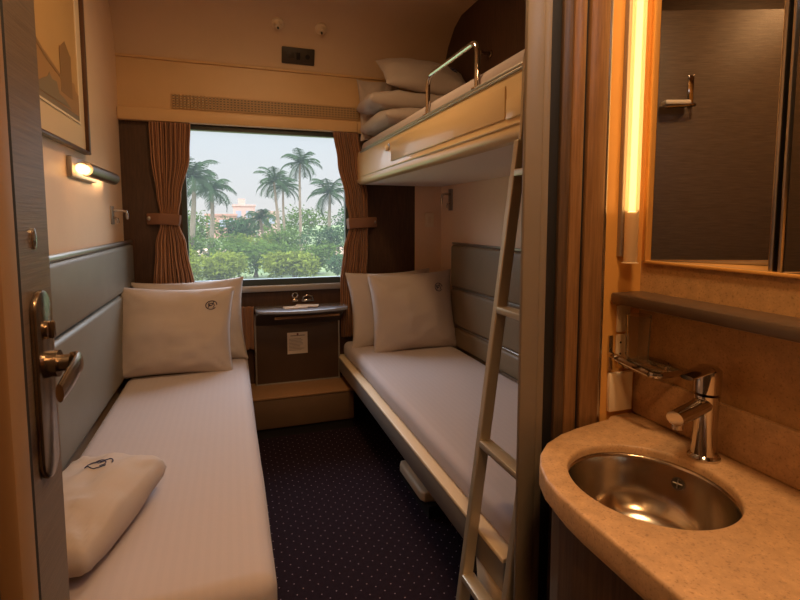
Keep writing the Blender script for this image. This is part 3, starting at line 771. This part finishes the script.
for y in (yA+.002, yB-.006):
    MB().lathe([(R_-.0035, 0), (R_-.0035, .004)], c=(cx_, y, cz_), axis=(0, 1, 0), n=24).build('end_cap', M['satin'], lm)
MB().tube([(cx_, 2.335, cz_-.004), (cx_, yA, cz_-.004)], .020, 14).build('lamp_end', M['tubeend'], lm)
MB().tube([(cx_, 2.345, cz_-.006), (cx_, yB-.02, cz_-.006)], .017, 14).build('diffuser', M['lampglow'], lm)
bx(XL+.018, cx_-.012, 2.45, 2.60, 1.560, 1.580).build('bracket', M['alu'], lm)
def hook(y, z, x, sg, label, h=.10, arm=.075):
    t = thing('coat_hook', label, 'hook', (x, y, z), 'coat hooks')
    bx(min(x, x+sg*.008)+-sg*.0006, max(x, x+sg*.008)+-sg*.0006, y-.032, y+.032, z-h/2, z+h/2, .0035).build('plate', M['alu'], t)
    MB().tube([(x+sg*.006, y, z+h*.25), (x+sg*arm*.6, y, z+h*.27), (x+sg*arm*.95, y, z+h*.22), (x+sg*arm, y, z+h*.05), (x+sg*arm*1.02, y, z-h*.22)], [.009, .009, .0085, .008, .006], 10).build('arm', M['chrome'], t)
    MB().tube([(x+sg*.006, y, z-h*.12), (x+sg*.028, y, z-h*.2), (x+sg*.03, y, z-h*.42)], .007, 10).build('peg', M['chrome'], t)
hook(3.10, 1.382, XL, 1, 'chrome coat hook on the left wall beside the left curtain')
hook(3.23, 1.50, XR, -1, 'chrome coat hook on the right wall just under the upper berth', .15, .07)
sw = thing('switch_plate', 'white switch plate on the window wall beside the dark panel on the right', 'switch', (1.383, YW, 1.305))
bx(1.348, 1.418, YW-.009, YW-.0005, 1.307, 1.41, .003).build('plate', M['plastic_white'], sw)
bx(1.373, 1.393, YW-.014, YW-.007, 1.335, 1.38, .003).build('rocker', M['plastic_cream'], sw)

# ------------------------------------------------------------------ entrance door
dr = thing('entrance_door', 'open grey-brown wooden door with bronze handle at the left edge', 'door', (-.218, .26, .01))
bx(-.236, -.20, -.16, .682, .01, 2.36, .003).build('leaf', M['door'], dr)
hp = [(.631+x, z) for x, z in arc(0, 1.252, .024, 0, PI, 10)] + [(.631+x, z) for x, z in arc(0, 1.090, .024, PI, 2*PI, 10)]
pl = MB().prism([(-.2002, y, z) for y, z in hp], (.007, 0, 0), bev=.003).build('lock_plate', M['handle'], dr)
MB().lathe([(.010, 0), (.010, .004), (.008, .005), (0, .005)], c=(-.1935, .631, 1.232), axis=(1, 0, 0), n=20).build('lock_cylinder', M['handle'], pl)
bx(-.190, -.184, .627, .635, 1.222, 1.242, .0025).build('thumb_turn', M['handle'], pl)
lv = MB()
lv.tube([(-.194, .634, 1.193), (-.183, .634, 1.193)], .015, 18)
lv.tube([(-.186, .634, 1.193), (-.172, .634, 1.193)], .0095, 16)
path = [(-.174, .641, 1.193), (-.167, .638, 1.193), (-.1635, .630, 1.1928), (-.162, .615, 1.192), (-.161, .595, 1.190), (-.1605, .575, 1.187), (-.161, .553, 1.183)]
lv.tube(path, [.010, .0115, .0125, .0125, .0125, .012, .010], 14, sx=1, sy=.36, up=(0, 0, 1))
lv.build('lever', M['handle'], pl)
MB().lathe([(.0075, 0), (.0075, .002), (.004, .003), (0, .003)], c=(-.2002, .632, 1.331), axis=(1, 0, 0), n=20, ex=.7, ey=1.5).build('escutcheon', M['chrome'], dr)

hb = thing('door_hook', 'chrome hook bracket high on the entrance door, seen in the mirror', 'hook', (-.20, .30, 1.88))
bx(-.1995, -.190, .278, .306, 1.905, 2.055, .004).build('plate', M['chrome'], hb)
MB().tube([(-.192, .29, 1.915), (-.15, .295, 1.905), (-.145, .33, 1.90), (-.145, .43, 1.895)], .009, 10).build('arm', M['chrome'], hb)
bx(-.185, -.125, .32, .44, 1.903, 1.925, .008).build('tray', M['plastic_white'], hb)

# ------------------------------------------------------------------ washbasin
vu = thing('vanity_unit', 'curved beige stone washbasin counter with steel bowl over dark cabinet', 'washbasin', (.80, .55, 0))
SC = (.770, .735); SA, SB = .147, .158
outer = [(1.018, 1.028), (.918, 1.028), (.914, 1.012), (.86, 1.003), (.80, .992), (.74, .974), (.681, .945), (.636, .905), (.602, .858), (.580, .805), (.570, .751), (.567, .69), (.567, .60), (.567, -.30), (1.018, -.30)]
def ray_out(poly, c, a):
    d = (math.cos(a), math.sin(a)); best = None
    for (x0, y0), (x1, y1) in zip(poly, poly[1:]+poly[:1]):
        ex, ey = x1-x0, y1-y0; den = d[0]*ey-d[1]*ex
        if abs(den) < 1e-9: continue
        t = ((x0-c[0])*ey-(y0-c[1])*ex)/den; u = ((x0-c[0])*d[1]-(y0-c[1])*d[0])/den
        if t > 0 and -1e-6 <= u <= 1+1e-6 and (best is None or t < best): best = t
    return (c[0]+d[0]*best, c[1]+d[1]*best)
angs = sorted([2*PI*i/96 for i in range(96)]+[math.atan2(y-SC[1], x-SC[0]) % (2*PI) for x, y in outer])
rings = []
def ringpts(f): return [f(a) for a in angs]
def el(a, k, z):
    r_ = 1/math.sqrt((math.cos(a)/SA)**2+(math.sin(a)/SB)**2)
    return V((SC[0]+r_*k*math.cos(a), SC[1]+r_*k*math.sin(a), z))
def ot(a, ins, z):
    x, y = ray_out(outer, SC, a); d = V((x-SC[0], y-SC[1], 0)); L_ = d.length; d /= L_
    return V((SC[0]+d.x*(L_-ins), SC[1]+d.y*(L_-ins), z))
rings = [ringpts(lambda a: el(a, 1.0, .824)), ringpts(lambda a: el(a, 1.0, .832)), ringpts(lambda a: el(a, 1.008, .838)), ringpts(lambda a: el(a, 1.03, .840)),
         ringpts(lambda a: ot(a, .006, .840)), ringpts(lambda a: ot(a, .002, .838)), ringpts(lambda a: ot(a, 0, .833)), ringpts(lambda a: ot(a, 0, .797)), ringpts(lambda a: ot(a, .004, .795)), ringpts(lambda a: el(a, 1.0, .822)), ]
tp = MB(); n = len(angs)
for r_ in rings: tp.v += r_
for i in range(len(rings)):
    i2 = (i+1) % len(rings)
    for j in range(n):
        j2 = (j+1) % n
        tp.f.append([i*n+j, i*n+j2, i2*n+j2, i2*n+j]); tp.m.append(0)
tp.build('worktop', M['stone'], vu, smooth=50)
def inset(poly, d):
    out = []
    for x, y in poly:
        nx = x+(d if x < .9 and y < .99 else 0); ny = y-(d if y > .7 and x < .9 else 0)
        out.append((nx, ny))
    return out
c1 = [(x, y) for x, y in inset(outer, .012)]
def ringsolid(poly, z0, z1, k=1.06):
    aa = sorted([2*PI*i/96 for i in range(96)]+[math.atan2(y-SC[1], x-SC[0]) % (2*PI) for x, y in poly])
    O = [ray_out(poly, SC, a) for a in aa]; mb = MB(); n = len(aa)
    I = [el(a, k, 0) for a in aa]
    for z, q in ((z0, I), (z0, O), (z1, O), (z1, I)): mb.v += [V((p[0], p[1], z)) for p in q]
    for i in range(4):
        for j in range(n):
            mb.f.append([i*n+j, i*n+(j+1) % n, ((i+1) % 4)*n+(j+1) % n, ((i+1) % 4)*n+j]); mb.m.append(0)
    return mb
ringsolid(inset(outer, .024), .786, .7955).build('shadow_gap', M['darkgap'], vu)
ringsolid(c1, .778, .786).build('edge_strip', M['cornice'], vu)
ringsolid(inset(outer, .020), 0, .778).build('cabinet', M['cabinet'], vu)
bw = MB()
pr = [(1.012, .8225), (.998, .812), (.985, .79), (.955, .765), (.90, .738), (.80, .712), (.66, .694), (.48, .684), (.28, .680), (.13, .679)]
bw.lathe([(r_*SA, z) for r_, z in pr], c=(SC[0], SC[1], 0), n=64, ex=1, ey=SB/SA, closed=True)
bl_ = bw.build('bowl', M['bowl'], vu, smooth=80, solid=.0015)
MB().lathe([(.022, .678), (.022, .681), (.014, .682), (0, .680)], c=(SC[0], SC[1], 0), n=24).build('drain', M['chrome'], bl_)
oc = V((.9045, .785, .783)); od = V((-.93, -.33, .35)).normalized()
MB().lathe([(.0135, 0), (.0135, .003), (.010, .004), (.009, .001), (0, .001)], c=oc, axis=od, n=24).build('overflow', M['plastic_dark'], bl_)
ov = MB(); e1 = od.cross(V((0, 0, 1))).normalized(); e2 = od.cross(e1)
for e in (e1, e2): ov.tube([oc+od*.0035-e*.010, oc+od*.0035+e*.010], .0014, 6)
ov.build('overflow_grille', M['satin'], bl_)
# hood the bowl from below is inside the cabinet
bk = MB().box(1.006, MX-.0005, -.30, 1.028, .8405, .952, .004); bk.build('splashback', M['stone'], vu)
fa = thing('tap', 'chrome single-lever tap standing on the stone counter behind the bowl', 'tap', (.958, .772, .840))
fc = V((.958, .772, .8402)); sd = V((-.97, -.24, 0)).normalized()
MB().lathe([(.032, 0), (.032, .005), (.028, .009), (.0255, .011), (.024, .03), (.023, .07), (.0245, .12), (.0255, .140)], c=fc, n=32).build('body', M['chrome'], fa)
sp_ = [fc+sd*.008+V((0, 0, .122)), fc+sd*.05+V((0, 0, .117)), fc+sd*.095+V((0, 0, .115)), fc+sd*.124+V((0, 0, .113))]
spo = MB().tube(sp_, [.020, .0195, .0185, .0175], 16, sx=.85, sy=1, up=(0, 0, 1)).build('spout', M['chrome'], fa)
MB().lathe([(.011, 0), (.011, -.016), (.009, -.018), (0, -.017)], c=fc+sd*.112+V((0, 0, .107)), n=18).build('aerator', M['satin'], spo)
MB().lathe([(.0235, .143), (.0265, .146), (.027, .18), (.026, .194), (.018, .202), (0, .204)], c=fc, n=32).build('cartridge_cap', M['chrome'], fa)
lv = [fc+sd*.0+V((0, 0, .196)), fc+sd*.03+V((0, 0, .196)), fc+sd*.065+V((0, 0, .194)), fc+sd*.086+V((0, 0, .191))]
MB().tube(lv, [.020, .0195, .017, .013], 16, sx=.38, sy=1, up=(0, 0, 1)).build('lever', M['chrome'], fa)
# shelf
sh = thing('shelf', 'long dark metal shelf on the stone wall below the mirror', 'shelf', (.97, .3, 1.138))
bx(.920, MX-.0005, -.50, 1.026, 1.140, 1.168, .006).build('board', mat('dark_bronze_shelf', (112, 92, 74), .35, .6), sh)
# soap dish in holder
ho = thing('dish_holder', 'chrome wall holder with glass dish beside the tap', 'holder', (.93, 1.03, .965))
bx(.919, .931, 1.020, 1.0295, .962, 1.056, .003).build('wall_plate', M['chrome'], ho)
MB().tube([(.925, 1.022, 1.006), (.928, .97, .998), (.931, .90, .990)], .0085, 10).build('arm', M['chrome'], ho)
rg = [(.931, .995), (.931, .90)] + arc(.951, .90, .02, PI, 1.5*PI, 5) + arc(1.002, .89, .010, 1.5*PI, 2*PI, 5) + arc(1.002, .985, .010, 0, PI/2, 5) + [(.94, .997), (.931, .995)]
MB().tube([(x, y, .989) for x, y in rg], .0062, 8, sx=1.3, sy=1, up=(0, 0, 1)).build('ring', M['chrome'], ho)
ds = MB()

ds.lathe([(.034, .978), (.042, .983), (.046, 1.004), (.043, 1.005), (.039, .986), (.032, .982), (0, .982)], c=(.972, .945, 0), n=40, ex=.95, ey=1.15)
ds.build('dish', M['glass'], ho, smooth=60)
gl = MB()
gl.lathe([(.0, .9995), (.024, 1.0), (.026, 1.004), (.030, 1.118), (.0285, 1.118), (.0245, 1.007), (0, 1.006)], c=(.955, .965, 0), n=32)
solo(gl, 'glass_tumbler', M['glass'], 'clear glass tumbler standing in the chrome holder under the shelf', 'glass', smooth=60)
sk = thing('shaver_socket', 'beige wall socket on the washroom wall behind the glass tumbler', 'socket', (.965, 1.03, .98))
bx(.944, .986, 1.0225, 1.0295, 1.062, 1.132, .003).build('upper_plate', M['plastic_cream'], sk)
bx(.944, .986, 1.0225, 1.0295, .984, 1.056, .003).build('lower_plate', M['plastic_cream'], sk)
hl = MB()
for z in (1.005, 1.035): 
    for x in (.956, .974): hl.lathe([(.003, 0), (.003, .001)], c=(x, 1.0228, z), axis=(0, -1, 0), n=10)
hl.build('socket_holes', M['void'], sk)
solo(bx(.922, .996, 1.0165, 1.0295, .853, .956, .003), 'blank_plate', M['plastic_cream'], 'plain pale square plate on the washroom wall just above the counter', 'wall plate')
# tube light
tl = thing('tube_light', 'glowing vertical tube light beside the mirror', 'light', (.955, 1.005, 1.245))
tx, ty = .952, .997
MB().lathe([(.0165, 1.375), (.0165, 2.45)], c=(tx, ty, 0), n=28).build('lit_tube', M['tube'], tl)
MB().lathe([(.0075, 1.372), (.0075, 2.448)], c=(tx, ty, 0), n=16).build('glowing_core', M['core'], tl)
MB().lathe([(.0205, 1.245), (.0165, 1.248), (.0165, 1.374)], c=(tx, ty, 0), n=28).build('tube_end', M['tubeend'], tl)
bx(.938, .966, 1.016, 1.0304, 1.26, 2.45, .002).build('back_channel', M['alu'], tl)
# mirror cabinet
mi = thing('mirror_cabinet', 'large tall mirror set in the beige wall above the shelf', 'mirror', (1.04, .6, mz0))
an_ = math.radians(34.5); dd = V((math.sin(an_), -math.cos(an_), 0)); nn = V((-math.cos(an_), -math.sin(an_), 0))
def pane(a, L_):
    a = V(a); b = a+dd*L_
    MB().prism([a, b, b-nn*.006, a-nn*.006], (0, 0, 1.045)).build('mirror_pane', M['mirror'], mi, smooth=0)
    return b
e_ = pane((1.030, 1.008, 1.2485), .355)
pane((1.030, .680, 1.2485), .66)
bx(1.022, 1.05, .697, .706, 1.2485, 2.29, .002).build('pane_edge', M['satin'], mi)
bx(1.022, 1.05, .682, .688, 1.2485, 2.29, .002).build('pane_edge', M['satin'], mi)
MB().prism([(1.05, .688, 1.2485), (1.05, .704, 1.2485), (1.234, .704, 1.2485), (1.234, .688, 1.2485)], (0, 0, 1.045)).build('divider', M['darkgap'], mi, smooth=0)
fr = MB()
fr.box(1.012, 1.024, 1.0085, 1.0165, mz0-.004, 2.3, .002); fr.box(1.012, 1.024, .05, 1.0165, mz0-.006, mz0+.002, .002)
fr.build('edge_frame', M['amber'], mi)

# ------------------------------------------------------------------ light
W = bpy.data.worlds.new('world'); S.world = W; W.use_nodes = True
nt = W.node_tree; N = nt.nodes; L = nt.links
bg = N['Background']
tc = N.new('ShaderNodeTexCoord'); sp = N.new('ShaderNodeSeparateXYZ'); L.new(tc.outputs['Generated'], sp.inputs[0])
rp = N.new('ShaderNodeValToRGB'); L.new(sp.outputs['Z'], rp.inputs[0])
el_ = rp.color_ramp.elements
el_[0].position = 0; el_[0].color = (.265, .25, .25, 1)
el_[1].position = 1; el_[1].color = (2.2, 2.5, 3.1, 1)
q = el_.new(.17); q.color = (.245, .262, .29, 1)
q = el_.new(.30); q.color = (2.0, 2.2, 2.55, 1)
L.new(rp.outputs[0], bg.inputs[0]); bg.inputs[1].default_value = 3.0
def light(kind, name, loc, energy, col, **k):
    l = bpy.data.lights.new(name, kind); l.energy = energy; l.color = col
    o = bpy.data.objects.new(name, l); COL.objects.link(o); o.location = loc
    for a, b in k.items(): setattr(l, a, b)
    return o
su = light('SUN', 'sun', (0, -10, 20), 1.3, (1, .93, .82), angle=.2)
su.rotation_euler = (math.radians(48), 0, math.radians(-28))
po = light('AREA', 'window_portal', ((WX0+WX1)/2, YW+.07, (WZ0+WZ1)/2), 1, (1, 1, 1), shape='RECTANGLE', size=WX1-WX0, size_y=WZ1-WZ0)
po.rotation_euler = (math.radians(-90), 0, 0); po.data.cycles.is_portal = True
light('AREA', 'ceiling_fill', (.25, 2.0, CEI-.06), 11.5, (1, .62, .30), shape='DISK', size=.3)  # unseen warm fill added for general light in the compartment
light('AREA', 'washroom_lamp', (.62, .45, CEI-.09), 18, (1, .64, .33), shape='DISK', size=.22)
light('AREA', 'corridor_fill', (.05, -.5, CEI-.05), 15, (1, .52, .2), shape='DISK', size=.3)  # unseen orange fill added behind the camera to warm the near end

S.view_settings.view_transform = 'Standard'; S.view_settings.look = 'None'; S.view_settings.exposure = 0; S.view_settings.gamma = 1
S.view_settings.use_curve_mapping = False
S.cycles.max_bounces = 8; S.cycles.transparent_max_bounces = 16
